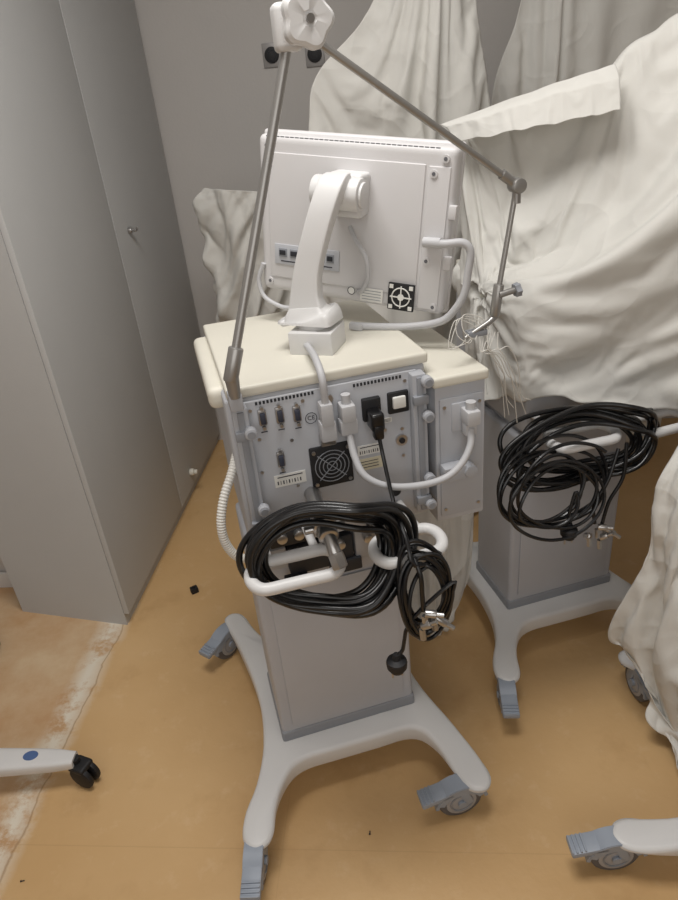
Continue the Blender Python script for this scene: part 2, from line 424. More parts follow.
for x,z,w,h,m_ in ((-.043,.903,.062,.026,M_label),(.121,.930,.05,.022,M_label),(.118,.898,.054,.026,M_labely),(.16,.985,.02,.01,M_label)):
    mb=MB();mb.box((x,-.1225,z),(w,.0012,h),m_)
    if w>.045 and m_ is M_label:
        for k in range(9): mb.box((x-w*.4+k*w*.09,-.1233,z-.004),(w*.02 if k%2 else w*.04,.0006,h*.3),M_print)
        mb.box((x,-.1233,z+h*.3),(w*.8,.0006,h*.08),M_print)
    else:
        for k in range(3): mb.box((x-w*.05,-.1233,z-h*.25+k*h*.25),(w*.8,.0006,h*.05),M_print)
    mb.obj('sticker',rp)
mb=MB();mb.cyl((.187,-.121,.937),(.187,-.128,.937),.012,M_steel,seg=18);mb.cyl((.187,-.128,.937),(.187,-.131,.937),.006,M_blackm,seg=12);mb.obj('round_port',rp)
mb=MB();mb.cyl((.169,-.121,.821),(.169,-.126,.821),.011,M_blackm,seg=16);mb.obj('round_port',rp)
mb=MB();mb.cyl((.05,-.121,1.055),(.05,-.127,1.055),.008,M_steel,seg=6);mb.obj('ground_stud',rp)
def text(s,size,mx,parent,m,name='printed_mark'):
    cu=bpy.data.curves.new('t','FONT');cu.body=s;cu.size=size;cu.align_x='CENTER';cu.align_y='CENTER';cu.extrude=.0003
    t=bpy.data.objects.new('t',cu);COL.objects.link(t);bpy.context.view_layer.update()
    me=bpy.data.meshes.new_from_object(t);COL.objects.unlink(t);bpy.data.objects.remove(t)
    me.materials.clear();me.materials.append(m)
    o=bpy.data.objects.new(name,me);COL.objects.link(o);o.parent=parent;o.matrix_local=mx;return o
FX=Matrix.Rotation(math.radians(90),4,'X')
mb=MB();mb.tube([(.012+.011*math.cos(t*math.pi/5),-.1228,1.022+.011*math.sin(t*math.pi/5)) for t in range(10)],.0007,M_print,5,True,2);mb.obj('printed_ring',rp)
text('CE',.012,Matrix.Translation((.012,-.1225,1.022))@FX,rp,M_print)
mb=MB();mb.box((.037,-.142,1.035),(.024,.03,.045),M_gcable,.005);mb.box((.037,-.142,1.0),(.030,.024,.04),M_gcable,.004);mb.box((.037,-.13,.975),(.03,.02,.02),M_steel,.003);mb.obj('cable_plug',rp)
mb=MB();mb.box((.077,-.142,1.03),(.028,.034,.034),M_gcable,.005);mb.cyl((.077,-.142,1.045),(.077,-.142,1.065),.009,M_gcable,seg=12);mb.box((.077,-.14,1.0),(.034,.026,.03),M_gcable,.004);mb.obj('cable_plug',rp)
mb=MB();mb.box((.305,-.1465,.882),(.092,.006,.270),M_panel2,.003);mb.box((.305,-.150,.975),(.044,.006,.06),M_panel,.002)
for x,z in ((.268,1.0),(.342,1.0),(.268,.765),(.342,.765)): mb.cyl((x,-.149,z),(x,-.152,z),.0035,M_steel,seg=10)
fp=mb.obj('face_plate',mod)
mb=MB();mb.box((.314,-.17,.982),(.028,.036,.03),M_gcable,.005);mb.cyl((.314,-.17,.99),(.314,-.17,1.012),.01,M_gcable,seg=12);mb.box((.314,-.165,.955),(.024,.02,.03),M_gcable,.004);mb.obj('cable_plug',mod)
mb=MB();mb.box((.280,-.163,.862),(.05,.03,.034),M_panel2,.008);mb.cyl((.312,-.155,.862),(.312,-.182,.862),.014,M_panel2,bev=.003);mb.obj('mount_bracket',mod)
mb=MB();mb.tube([(.045,.03,1.118),(.04,-.04,1.128),(.037,-.10,1.130),(.036,-.145,1.108),(.037,-.146,1.055)],.007,M_gcable);mb.obj('grey_cable',cart)
mb=MB();mb.tube([(.077,-.145,.985),(.078,-.165,.945),(.09,-.185,.91),(.13,-.198,.885),(.19,-.20,.872),(.245,-.20,.875),(.282,-.195,.895),(.306,-.185,.925),(.314,-.172,.955)],.007,M_gcable);mb.obj('grey_cable',cart)
mb=MB();mb.box((-.10,-.09,.715),(.055,.05,.05),M_panel2,.004);mb.box((.0,-.085,.70),(.14,.06,.07),M_dark,.004);mb.box((.11,-.085,.705),(.07,.06,.08),M_panel2,.004)
for x in (-.05,.04,.10,.13): mb.cyl((x,-.11,.725),(x,-.135,.725),.010,M_steel,seg=14,bev=.002)
mb.box((-.06,-.128,.785),(.09,.02,.05),M_dark,.004);mb.box((.13,-.128,.775),(.06,.02,.045),M_dark,.004)
for x in (-.08,-.045,.12,.145): mb.cyl((x,-.135,.785),(x,-.15,.785),.011,M_steel,seg=14,bev=.002)
mb.box((.05,-.112,.66),(.07,.02,.03),M_dark,.003);mb.box((-.06,-.118,.655),(.05,.02,.025),M_dark,.003)
mb.obj('gas_inlet_block',cart)
mb=MB()
mb.cyl((-.005,-.12,.860),(-.008,-.22,.860),.016,M_steel,seg=20,bev=.003)
mb.cyl((-.008,-.215,.862),(-.010,-.250,.858),.025,M_steel,seg=8,bev=.004)
mb.cyl((-.010,-.250,.858),(-.010,-.272,.853),.019,M_steel,bev=.003)
mb.cyl((-.048,-.240,.858),(.028,-.240,.858),.008,M_steel,seg=14,bev=.002)
mb.cyl((-.010,-.265,.858),(-.006,-.292,.830),.012,M_steel,bev=.002);mb.cyl((-.006,-.290,.832),(-.002,-.306,.808),.015,M_steel,seg=6,bev=.003)
mb.obj('gas_fitting',cart,label='polished metal gas hose fitting')
def corr(t): return .0088+.0007*math.sin(t*2*math.pi*52)
mb=MB();P=catmull([(-.130,-.06,.955),(-.150,-.09,.925),(-.176,-.115,.885),(-.190,-.13,.84),(-.188,-.135,.795),(-.168,-.135,.758),(-.13,-.12,.735)],52)
mb.tube(P,.012,M_hose,14,smoothpath=False,rfun=corr);mb.obj('corrugated_hose',cart,label='pale corrugated breathing hose')
mb=MB();mb.box((.07,.012,1.128),(.090,.085,.046),M_white,.004,rot=math.radians(-34));mb.obj('monitor_foot',cart)
# ---------------- monitor
Rm=Matrix.Rotation(math.radians(-25.9),4,'Z')@Matrix.Rotation(math.radians(-.5),4,'X')@Matrix.Rotation(math.radians(6.9),4,'Y')
MW=Matrix.Translation((.072,1.379,1.313))@Rm
MM=M1.inverted()@MW
mb=MB()
mb.box((-.004,.024,0),(.412,.044,.314),M_mon,.016,5)
mb.box((-.006,.046,0),(.420,.018,.326),M_mon,.0085,4)
mb.box((-.022,.0015,-.0),(.33,.004,.25),M_mon,.0018,3)
mb.box((.170,.0015,-.012),(.042,.004,.27),M_mon,.0018,3)
for z in (.045,-.05): mb.box((.202,.004,z),(.016,.016,.026),M_mon,.004)
mon=mb.obj('monitor',cart,MM,label='off-white patient monitor seen from its back')
mb=MB();mb.box((-.006,.0555,0),(.37,.002,.28),M_blackm,.0005);mb.obj('screen',mon)
mb=MB()
for k in range(34): mb.box((-.188+k*.0106,.0070,.1530),(.0085,.004,.0026),M_vent)
mb.obj('vent_slots',mon)
for x,z in ((-.188,.137),(.180,.137),(-.188,-.135),(.182,-.14),(.16,.11),(.16,-.05)):
    mb=MB();mb.cyl((x,.004,z),(x,-.0030,z),.0072,M_mon,seg=16);mb.cyl((x,-.0030,z),(x,-.0038,z),.0036,M_vent,seg=10);mb.obj('screw',mon)
mb=MB();mb.box((-.10,-.0015,-.074),(.150,.003,.042),M_panel,.0012)
for x,w in ((-.155,.014),(-.125,.022),(-.085,.022),(-.045,.012)):
    mb.box((x,-.0035,-.070),(w+.005,.003,.018),M_trim,.0012)
    mb.box((x,-.0052,-.070),(w,.003,.010),M_dark,.001)
mb.box((-.10,-.0033,-.088),(.12,.0006,.0022),M_print)
mb.obj('port_recess',mon)
mb=MB();mb.box((.115,-.004,-.128),(.056,.006,.056),M_blackm,.002)
mb.tube([(.115+.019*math.cos(t*math.pi/6),-.0075,-.128+.019*math.sin(t*math.pi/6)) for t in range(12)],.0014,M_label,6,True,2)
mb.cyl((.115,-.006,-.128),(.115,-.008,-.128),.007,M_label,seg=16)
for t in range(4):
    a=t*math.pi/2;mb.box((.115+.015*math.cos(a),-.0075,-.128+.015*math.sin(a)),(.016 if t%2==0 else .0025,.002,.0025 if t%2==0 else .016),M_label)
for sx in (-1,1):
    for sz in (-1,1): mb.box((.115+sx*.021,-.0075,-.128+sz*.021),(.008,.002,.008),M_label)
mb.obj('fan_vent',mon,label='black and white square fan vent')
mb=MB();mb.box((.05,-.003,-.134),(.05,.001,.028),M_label)
for k in range(4): mb.box((.05,-.0037,-.125-.006*k),(.042,.0005,.0012),M_trim)
mb.obj('sticker',mon)
mb=MB();mb.cyl((.005,-.0025,-.13),(.005,-.004,-.13),.009,M_label,seg=16);mb.tube([(.005+.008*math.cos(t*math.pi/5),-.0042,-.13+.008*math.sin(t*math.pi/5)) for t in range(10)],.0008,M_print,5,True,2);mb.obj('sticker',mon)
mb=MB();mb.box((.0,-.02,.064),(.070,.05,.080),M_white,.008,3)
mb.cyl((-.052,-.066,.072),(.044,-.066,.072),.030,M_white,seg=32,bev=.004)
mb.cyl((.044,-.066,.072),(.050,-.066,.072),.023,M_white,seg=28,bev=.002)
mb.loft([(-.002,-.070,.100,.052,.02),(-.003,-.092,.090,.052,.028),(-.010,-.112,.055,.050,.028),(-.022,-.126,.0,.050,.026),(-.033,-.134,-.06,.052,.026),(-.035,-.138,-.105,.060,.028),(-.032,-.139,-.135,.074,.034)],M_white,side=(1,0,.1),power=.22,seg=32)
mb.loft([(-.034,-.139,-.128,.066,.036),(-.031,-.138,-.142,.090,.054),(-.028,-.137,-.150,.112,.074),(-.027,-.137,-.158,.116,.080)],M_white,side=(1,0,.25),power=.25,seg=32,n=4)
mb.cyl((-.02,-.137,-.155),(-.014,-.138,-.178),.034,M_white,seg=24)
mb.obj('neck',mon,label='curved white monitor stand arm')
mb=MB();mb.tube([(.0,-.01,.0),(.02,-.03,-.018),(.045,-.035,-.05),(.05,-.03,-.09),(.035,-.018,-.12),(.02,-.0,-.132)],.0048,M_gcable);mb.obj('grey_cable',mon)
mb=MB();mb.tube([(.17,-.012,-.012),(.20,-.02,-.008),(.232,-.014,-.004),(.247,-.01,-.02),(.247,-.01,-.06),(.245,-.01,-.10),(.23,-.01,-.135),(.205,-.01,-.163),(.15,-.012,-.182),(.08,-.02,-.192),(.02,-.03,-.196)],.0078,M_gcable);mb.cyl((.155,-.01,-.012),(.19,-.016,-.009),.010,M_gcable);mb.box((.03,-.03,-.196),(.03,.016,.014),M_gcable,.003);mb.obj('support_rail',mon,label='bent pale grey rail')
mb=MB();mb.tube([(-.205,.0,-.10),(-.218,-.0,-.14),(-.205,.0,-.175),(-.16,-.005,-.19),(-.12,-.01,-.185)],.005,M_gcable);mb.obj('grey_cable',mon)
# ---------------- support arm
A0=Vector((-.122,-.155,1.145));A1=Vector((.046,-.11,1.615));A2=Vector((.435,-.10,1.378));A3=Vector((.401,-.10,1.177))
arm=empty('support_arm',Matrix.Identity(4),parent=cart);arm['label']='thin metal jointed hose support arm'
mb=MB();mb.cyl(A0,A1,.0078,M_rod,seg=16);mb.obj('rod',arm)
mb=MB();mb.cyl(Vector((.085,-.11,1.625)),A2,.006,M_rod,seg=16);mb.cyl(A2+Vector((-.03,0,.022)),A2,.009,M_rod,seg=16);mb.obj('rod',arm)
mb=MB();mb.cyl(A2,A3,.005,M_rod,seg=16);mb.obj('rod',arm)
dirn=(A1-A0).normalized()
mb=MB();mb.cyl(A0-dirn*.01,A0+dirn*.05,.013,M_rod,seg=18,bev=.003);mb.cyl(A0-Vector((0,0,.04)),A0,.010,M_rod,r1=.013,seg=16);mb.box(A0+Vector((.0,.012,-.05)),(.024,.034,.03),M_panel2,.003);mb.obj('clamp_joint',arm)
mb=MB();mb.box((.050,-.105,1.640),(.040,.04,.062),M_white,.010,3);mb.box((.078,-.108,1.632),(.04,.032,.032),M_white,.009,3)
mb.cyl((.064,-.12,1.640),(.068,-.15,1.642),.018,M_white)
mb.obj('joint_block',arm)
mb=MB();mb.lathe((.068,-.145,1.644),(.10,-1,.0),[(0,0),(0,.029),(.004,.036),(.017,.036),(.022,.031),(.0225,.011),(.021,.009),(.021,0)],M_white,60,lobes=(5,.09));mb.cyl((.0702,-.165,1.644),(.071,-.171,1.644),.006,M_steel,seg=14);mb.obj('star_knob',arm,label='white five-lobed star knob')
mb=MB();mb.cyl(A2+Vector((0,-.014,0)),A2+Vector((0,.014,0)),.013,M_rod,seg=18,bev=.002);mb.cyl(A2+Vector((0,0,-.03)),A2,.008,M_rod);mb.obj('elbow_joint',arm)
mb=MB();c=A3;mb.cyl(c+Vector((.004,0,.03)),c+Vector((-.004,0,-.03)),.010,M_rod,seg=14,bev=.002);mb.cyl(c+Vector((0,-.01,.012)),c+Vector((.035,-.012,.018)),.006,M_rod);mb.lathe(c+Vector((.03,-.012,.016)),(1,0,.2),[(0,0),(0,.012),(.01,.013),(.012,0)],M_trim,20,lobes=(6,.12))
mb.cyl(c+Vector((0,0,-.03)),c+Vector((-.035,-.005,-.05)),.006,M_rod);mb.box(c+Vector((-.045,-.005,-.055)),(.04,.02,.012),M_trim,.003);mb.cyl(c+Vector((-.07,-.01,-.06)),c+Vector((-.02,-.012,-.035)),.0045,M_rod)
mb.obj('hose_clamp',arm)
rnd=random.Random(4)
for k in range(11):
    mb=MB();j=lambda s:rnd.uniform(-s,s)
    st_=c+Vector((-.06+.006*k,-.008,-.055+j(.006)))
    if k<4: pts=[st_,st_+Vector((-.02+j(.01),-.012,-.012)),st_+Vector((-.045+j(.015),-.01,.0+j(.015))),st_+Vector((-.03,-.0,.035)),st_+Vector((.005,.0,.03+j(.01))),st_+Vector((.02,-.005,.0))]
    else: pts=[st_,st_+Vector((-.01+j(.01),-.014,-.03)),c+Vector((-.05+.006*k+j(.01),-.02,-.10+j(.01))),c+Vector((-.03+.007*k+j(.01),-.012,-.15+j(.01))),c+Vector((-.02+.009*k+j(.01),-.0,-.20+j(.02))),c+Vector((-.01+.010*k,.01,-.26+j(.03)))]
    mb.tube(pts,.0009,M_hose,6);mb.obj('sensor_tube',arm)
# ---------------- hoses on the handle
def coil(center,rx,rz,turns,ydepth,seed,tilt=.0,n=26,jit=.1,bulge=(0,0,.05),tailA=None,tailB=None,smin=None,wob=.003):
    rnd=random.Random(seed);pts=[]
    N=turns*n;ph=rnd.uniform(0,6.28);smin=(1-jit*1.6) if smin is None else smin
    per=[(rnd.uniform(-1,1)*jit,rnd.uniform(-1,1)*jit,rnd.uniform(-1,1),rnd.uniform(smin,1),rnd.uniform(-.25,.25)) for _ in range(turns+2)]
    for i in range(N):
        t=i/n;k=int(t);fr=t-k;fr=fr*fr*(3-2*fr)
        p=[per[k][j]*(1-fr)+per[k+1][j]*fr for j in range(5)]
        a=2*math.pi*t+.6
        sc=p[3]
        x0=rx*sc*math.cos(a);z0=rz*sc*math.sin(a)+wob*math.cos(3*a+k)
        cr,sr=math.cos(p[4]*jit*3),math.sin(p[4]*jit*3)
        x=x0*cr-z0*sr+p[0]*rx*.6;z=x0*sr+z0*cr+p[1]*rz*.6
        y=ydepth*p[2]+.006*math.sin(a*2+ph)+tilt*z
        X_=center[0]+x
        if bulge[0]: y-=bulge[0]*math.exp(-((X_-bulge[1])/bulge[2])**2)
        pts.append(Vector((X_,center[1]+y,center[2]+z)))
    if tailA: pts=[Vector(q) for q in tailA]+pts
    if tailB: pts=pts+[Vector(q) for q in tailB]
    return pts
mb=MB()
pts=coil((-.016,-.250,.814),.163,.116,13,.030,8,tilt=.18,jit=.15,bulge=(.045,.045,.07),smin=.70)
mb.tube(pts,.0062,M_black,10,n=3);
mb.obj('hose_coil',mx=M1,label='thick glossy black gas hose coiled over the cart handle',category='hose',group='coiled hoses')
mb=MB()
pts=coil((.150,-.328,.720),.054,.100,9,.018,5,tilt=.1,jit=.26,smin=.55,tailA=[(.129,-.165,.975),(.131,-.18,.93),(.126,-.24,.87),(.122,-.31,.84),(.125,-.34,.80)],tailB=[(.11,-.345,.68),(.09,-.35,.62),(.080,-.35,.61),(.077,-.35,.60)])
mb.tube(pts,.0040,M_black,8,n=3)
pw=mb.obj('power_cable',mx=M1,label='thin black power cable looped with its plug hanging down',category='cable')
def plugmesh(x,y,z):
    mb=MB();mb.lathe((x,y,z),(0,0,-1),[(0,0),(0,.006),(.012,.009),(.016,.019),(.021,.0205),(.032,.0195),(.036,.015),(.042,.014),(.042,0)],M_blackm,22)
    for sx in (-.0095,.0095): mb.cyl((x+sx,y,z-.042),(x+sx,y,z-.058),.0024,M_steel,seg=8)
    return mb
plugmesh(.076,-.35,.612).obj('plug',pw,label='round black mains plug')
def coupling(x0,y0,z0,lst,tails):
    mb=MB()
    for dx,dz,a in lst:
        p=Vector((x0+dx,y0,z0+dz));q=p+Vector((.02*math.cos(a),-.01,.03*math.sin(a)-.01))
        mb.cyl(p,q,.008,M_steel,seg=14,bev=.002);mb.cyl(q,q+(q-p)*.6,.005,M_steel,seg=12);mb.cyl(p-Vector((0,0,.006)),p-Vector((0,.004,.028)),.0065,M_steel,seg=6)
    for t in tails: mb.tube(t,.0045,M_black)
    return mb
coupling(.132,-.362,.705,((0,0,.3),(.018,-.014,-.2),(-.006,-.03,.8)),[[(.132,-.355,.705),(.132,-.352,.74),(.132,-.348,.78),(.128,-.33,.81)]]).obj('hose_coupling',mx=M1,label='chrome gas hose couplings hanging from the looped cable',category='coupling')
# ------------------------------------------------------------------ second cart
M2=frame((.584,1.616,0),13)
c2,h2,_=make_cart(M2,'grey and white ventilator cart covered by a white sheet',[(-.258,-.268,-110),(.262,-.305,-160),(-.22,.43,-120),(.26,.43,-60)],rails=False)
mb=MB();mb.tube(coil((-.085,-.250,.770),.200,.088,11,.028,17,tilt=.20,jit=.28,bulge=(.045,.045,.07),smin=.62),.0058,M_black,10,n=3);mb.obj('hose_coil',mx=M2,label='black gas hose coiled over the handle under the sheet',category='hose',group='coiled hoses')
mb=MB();pts=coil((-.185,-.31,.710),.150,.110,8,.028,23,tilt=.2,jit=.42,smin=.5,tailB=[(-.15,-.34,.64),(-.146,-.34,.62),(-.145,-.34,.61)])
mb.tube(pts,.0042,M_black,8,n=3);pw=mb.obj('power_cable',mx=M2,label='thin black cable hanging in loops with round plug',category='cable')
plugmesh(-.145,-.34,.62).obj('plug',pw)
coupling(-.072,-.345,.592,((0,0,.3),(.022,-.01,-.2),(.01,-.035,.8),(-.02,-.02,2.4)),[[(-.077,-.34,.60),(-.08,-.335,.65),(-.05,-.335,.71),(-.02,-.32,.78)],[(-.057,-.34,.59),(-.04,-.335,.65),(-.01,-.335,.71),(.0,-.32,.79)]]).obj('hose_coupling',mx=M2,label='chrome gas hose couplings hanging below the coil',category='coupling')
mb=MB();mb.box((.15,.12,1.26),(.36,.07,.26),M_mon,.014,3);mb.box((.12,.08,1.13),(.07,.07,.06),M_white,.008);mon2=mb.obj('monitor',c2)
# ------------------------------------------------------------------ third cart
M3=frame((.915,.960,0),-110.7)
c3,_,_=make_cart(M3,'white cart base mostly hidden under a hanging sheet',[(-.258,-.268,25),(.262,-.305,-70),(-.22,.43,120),(.26,.43,60)],rails=False,handle=False)
# ------------------------------------------------------------------ stand with one leg showing
ST=Matrix.Translation((-1.285,1.20,0))
st=empty('equipment_stand',ST,'white wheeled stand leg with blue oval badge and black castor','stand')
mb=MB();mb.cyl((0,0,.06),(0,0,.12),.05,M_white,bev=.01);mb.cyl((0,0,.1),(0,0,1.2),.016,M_steel)
for a in (-3,87,177,267):
    a=math.radians(a);L=.515
    mb.loft([(.02*math.cos(a),.02*math.sin(a),.09,.080,.045),(.25*math.cos(a),.25*math.sin(a),.09,.075,.042),(.44*math.cos(a),.44*math.sin(a),.085,.058,.036),(L*math.cos(a),L*math.sin(a),.082,.04,.03)],M_white,side=(-math.sin(a),math.cos(a),0))
mb.obj('base',st)
mb=MB();mb.lathe((.40,-.018,.104),(0,0,1),[(0,0),(0,.015),(.002,.014),(.0025,0)],M_badge,24)
for v in mb.bm.verts: v.co.x=.40+(v.co.x-.40)*1.35
mb.obj('badge',st,label='blue oval badge')
for k,a in enumerate((-3,87,177,267)):
    a=math.radians(a);p=(.515*math.cos(a),.515*math.sin(a))
    mb=MB();mb.cyl((0,0,.06),(0,0,.09),.012,M_blackm);
    mb.box((.012,0,.066),(.05,.046,.018),M_blackm,.008,3)
    c=mb.obj('caster',st,Matrix.Translation((p[0],p[1],0))@Matrix.Rotation(math.radians(-25),4,'Z'))
    for y in (-.013,.013):
        mb=MB();mb.lathe((.018,y-.009,.036),(0,1,0),[(0,0),(0,.026),(.003,.034),(.009,.036),(.015,.034),(.018,.026),(.018,0)],M_blackm,24);mb.obj('wheel',c)
# ------------------------------------------------------------------ sheets: shaped grids settled by a cloth simulation
SIM=[]
def sheet(name,grid,label,sub=14,seed=0,amp=.006,fu=5,fv=.6,shear=0.,pin_v=.2,pin_edge=.0,pin_hem=0.,pin_all=.0,shrink=-.04,collide=False,bend=.03,smooth=1,jag=0.):
    R=len(grid);Cn=len(grid[0]);G=[[Vector(p) for p in row] for row in grid]
    rows=[catmull(row,sub) for row in G]
    cols=[catmull([rows[r][i] for r in range(R)],sub) for i in range(len(rows[0]))]
    nu=len(cols);nv=len(cols[0])
    bm=bmesh.new();V=[[None]*nv for _ in range(nu)]
    for i in range(nu):
        hz=jag*(noise.noise(Vector((i/(nu-1)*6+seed,seed,.3)))+.5*noise.noise(Vector((i/(nu-1)*15+seed,2.2,.3))))
        for j in range(nv):
            p=cols[i][j]
            du=cols[min(i+1,nu-1)][j]-cols[max(i-1,0)][j];dv=cols[i][min(j+1,nv-1)]-cols[i][max(j-1,0)]
            n=du.cross(dv);n=n.normalized() if n.length>1e-9 else Vector((0,-1,0))
            u=i/(nu-1);v=j/(nv-1)
            w=noise.noise(Vector((u*1.6+seed,v*1.2,3.1)))*.5
            s1=noise.noise(Vector(((u+shear*v)*fu+w+seed,v*fv,seed*1.7)))
            s2=noise.noise(Vector(((u-shear*.6*v)*fu*.7+seed*2,v*fv,seed*2.9)))
            V[i][j]=bm.verts.new(p+n*amp*(.25+v)*((1-abs(s1)*3)+.6*(1-abs(s2)*3))+Vector((0,0,hz*max(0,v-.6)*2.5)))
    for i in range(nu-1):
        for j in range(nv-1): f=bm.faces.new([V[i][j],V[i+1][j],V[i+1][j+1],V[i][j+1]]);f.smooth=True
    me=bpy.data.meshes.new(name);bm.to_mesh(me);bm.free();me.materials.append(M_cloth)
    o=bpy.data.objects.new(name,me);COL.objects.link(o)
    vg=o.vertex_groups.new(name='pin')
    for i in range(nu):
        for j in range(nv):
            u=i/(nu-1);v=j/(nv-1);w=pin_all
            if v<=pin_v+1e-4: w=1
            elif i in (0,nu-1): w=max(w,pin_edge)
            if j==nv-1: w=max(w,pin_hem)
            if w>0: vg.add([i*nv+j],w,'REPLACE')
    cl=o.modifiers.new('cloth','CLOTH');s=cl.settings
    s.quality=6;s.mass=.15;s.tension_stiffness=20;s.compression_stiffness=20;s.shear_stiffness=8;s.bending_stiffness=bend;s.air_damping=2
    s.vertex_group_mass='pin';s.pin_stiffness=1;s.shrink_min=shrink
    cl.collision_settings.use_collision=collide;cl.collision_settings.distance_min=.008
    cl.point_cache.frame_start=1;cl.point_cache.frame_end=60
    o['label']=label;o['category']='sheet';o['group']='white cotton dust sheets'
    SIM.append((o,smooth))
    return o
SB=[
[(.410,1.97,1.383),(.439,1.95,1.381),(.534,1.95,1.397),(.678,1.9,1.422),(.830,1.9,1.488),(.987,1.9,1.553),(1.122,1.9,1.637)],
[(.380,1.9,1.426),(.364,1.75,1.441),(.452,1.70,1.465),(.573,1.65,1.501),(.680,1.60,1.566),(.797,1.60,1.636),(.907,1.60,1.711)],
[(.406,1.9,1.262),(.355,1.62,1.325),(.424,1.50,1.353),(.533,1.45,1.377),(.640,1.42,1.415),(.753,1.42,1.458),(.863,1.42,1.50)],
[(.412,1.85,1.11),(.359,1.55,1.18),(.428,1.42,1.211),(.540,1.38,1.229),(.650,1.35,1.243),(.771,1.35,1.251),(.904,1.37,1.254)],
[(.418,1.8,.893),(.368,1.5,1.0),(.438,1.36,1.045),(.556,1.33,1.050),(.658,1.30,1.055),(.786,1.30,1.045),(.935,1.33,1.03)],
[(.427,1.75,.60),(.381,1.48,.71),(.435,1.33,.79),(.516,1.29,.875),(.616,1.27,.895),(.747,1.26,.87),(.919,1.30,.82)]]
sheet('dust_sheet',SB,'large white cotton sheet draped over the second cart',amp=.020,fu=9,fv=.8,shear=-.6,seed=1.3,pin_v=.2,pin_edge=.6,pin_hem=.12,shrink=-.055,collide=True,bend=.005,sub=16,jag=.03)
FLp=[[(.316,1.72,1.462),(.441,1.66,1.497),(.555,1.60,1.528),(.655,1.56,1.550)],[(.325,1.70,1.456),(.432,1.62,1.482),(.545,1.56,1.508),(.650,1.52,1.523)],[(.336,1.67,1.438),(.426,1.583,1.450),(.537,1.523,1.466),(.640,1.480,1.478)]]
sheet('dust_sheet',FLp,'folded white sheet flap laid over the top of the cover',amp=.004,fu=5,seed=5.1,pin_v=.5,pin_all=.12,shrink=-.03,bend=.1,sub=16,jag=.012)
B1=[[(.309,2.25,1.90),(.351,2.2,1.91),(.398,2.2,1.91),(.444,2.2,1.90),(.504,2.25,1.89)],
[(.193,2.25,1.727),(.265,2.18,1.727),(.344,2.15,1.724),(.433,2.18,1.719),(.534,2.25,1.693)],
[(.046,2.25,1.602),(.145,2.15,1.583),(.275,2.10,1.566),(.425,2.15,1.548),(.569,2.25,1.521)],
[(.006,2.25,1.458),(.128,2.15,1.438),(.268,2.10,1.414),(.424,2.15,1.383),(.595,2.25,1.347)],
[(-.061,2.25,1.104),(.098,2.1,1.118),(.248,2.05,1.113),(.410,2.1,1.087),(.609,2.25,1.037)],
[(-.125,2.25,.565),(.056,2.1,.611),(.224,2.05,.614),(.405,2.1,.572),(.642,2.25,.478)],
[(-.13,2.25,.04),(.05,2.1,.04),(.22,2.05,.04),(.40,2.1,.04),(.65,2.25,.04)]]
sheet('dust_sheet',B1,'white sheet hanging in a tall tent shape by the wall',amp=.022,fu=7,fv=.25,seed=2.2,pin_v=.02,pin_edge=.8,pin_hem=.8,pin_all=.02,shrink=-.04,sub=13,bend=.015)
B2=[[(.75,2.5,1.86),(.843,2.5,1.87),(.936,2.5,1.87),(1.192,2.5,1.86)],[(.707,2.5,1.704),(.804,2.45,1.705),(.932,2.45,1.694),(1.282,2.5,1.654)],[(.642,2.5,1.54),(.798,2.4,1.524),(.962,2.4,1.51),(1.345,2.5,1.477)],[(.626,2.5,1.328),(.811,2.4,1.317),(.982,2.4,1.301),(1.383,2.5,1.256)],[(.6,2.5,.7),(.8,2.4,.7),(1.0,2.4,.7),(1.4,2.5,.7)],[(.6,2.5,.04),(.8,2.4,.04),(1.0,2.4,.04),(1.4,2.5,.04)]]
sheet('dust_sheet',B2,'white sheet over tall equipment against the grey wall',amp=.022,fu=7,fv=.25,seed=3.7,pin_v=.02,pin_edge=.8,pin_hem=.8,pin_all=.02,shrink=-.04,bend=.015)
B0=[[(-.389,2.6,1.289),(-.288,2.5,1.284),(-.167,2.5,1.266),(.026,2.5,1.237)],[(-.452,2.6,1.212),(-.320,2.5,1.203),(-.180,2.5,1.172),(.017,2.5,1.153)],[(-.440,2.6,1.017),(-.324,2.5,1.026),(-.195,2.5,.994),(-.002,2.5,.974)],[(-.456,2.6,.816),(-.345,2.5,.81),(-.227,2.5,.765),(-.028,2.5,.723)],[(-.36,2.55,.66),(-.29,2.5,.64),(-.2,2.5,.6),(-.028,2.5,.55)],[(-.30,2.5,.04),(-.25,2.5,.04),(-.18,2.5,.04),(-.03,2.5,.04)]]
sheet('dust_sheet',B0,'white sheet bunched over equipment behind the monitor',amp=.045,fu=6,fv=2.0,shear=1.2,seed=4.4,pin_v=.02,pin_edge=.6,pin_hem=.8,pin_all=.04,shrink=-.08,bend=.01)
B4=[[(.150,1.62,.62),(.215,1.57,.66),(.269,1.55,.66),(.324,1.57,.64),(.378,1.6,.60)],[(.150,1.6,.279),(.205,1.57,.30),(.264,1.55,.313),(.320,1.57,.291),(.372,1.6,.261)],[(.165,1.6,.05),(.205,1.56,.02),(.250,1.54,.015),(.300,1.55,.03),(.345,1.59,.10)]]
sheet('dust_sheet',B4,'white sheet end hanging down to the floor between carts',amp=.018,fu=6,fv=.2,seed=6.4,pin_v=.02,pin_edge=.7,pin_hem=.7,shrink=-.015,bend=.03)
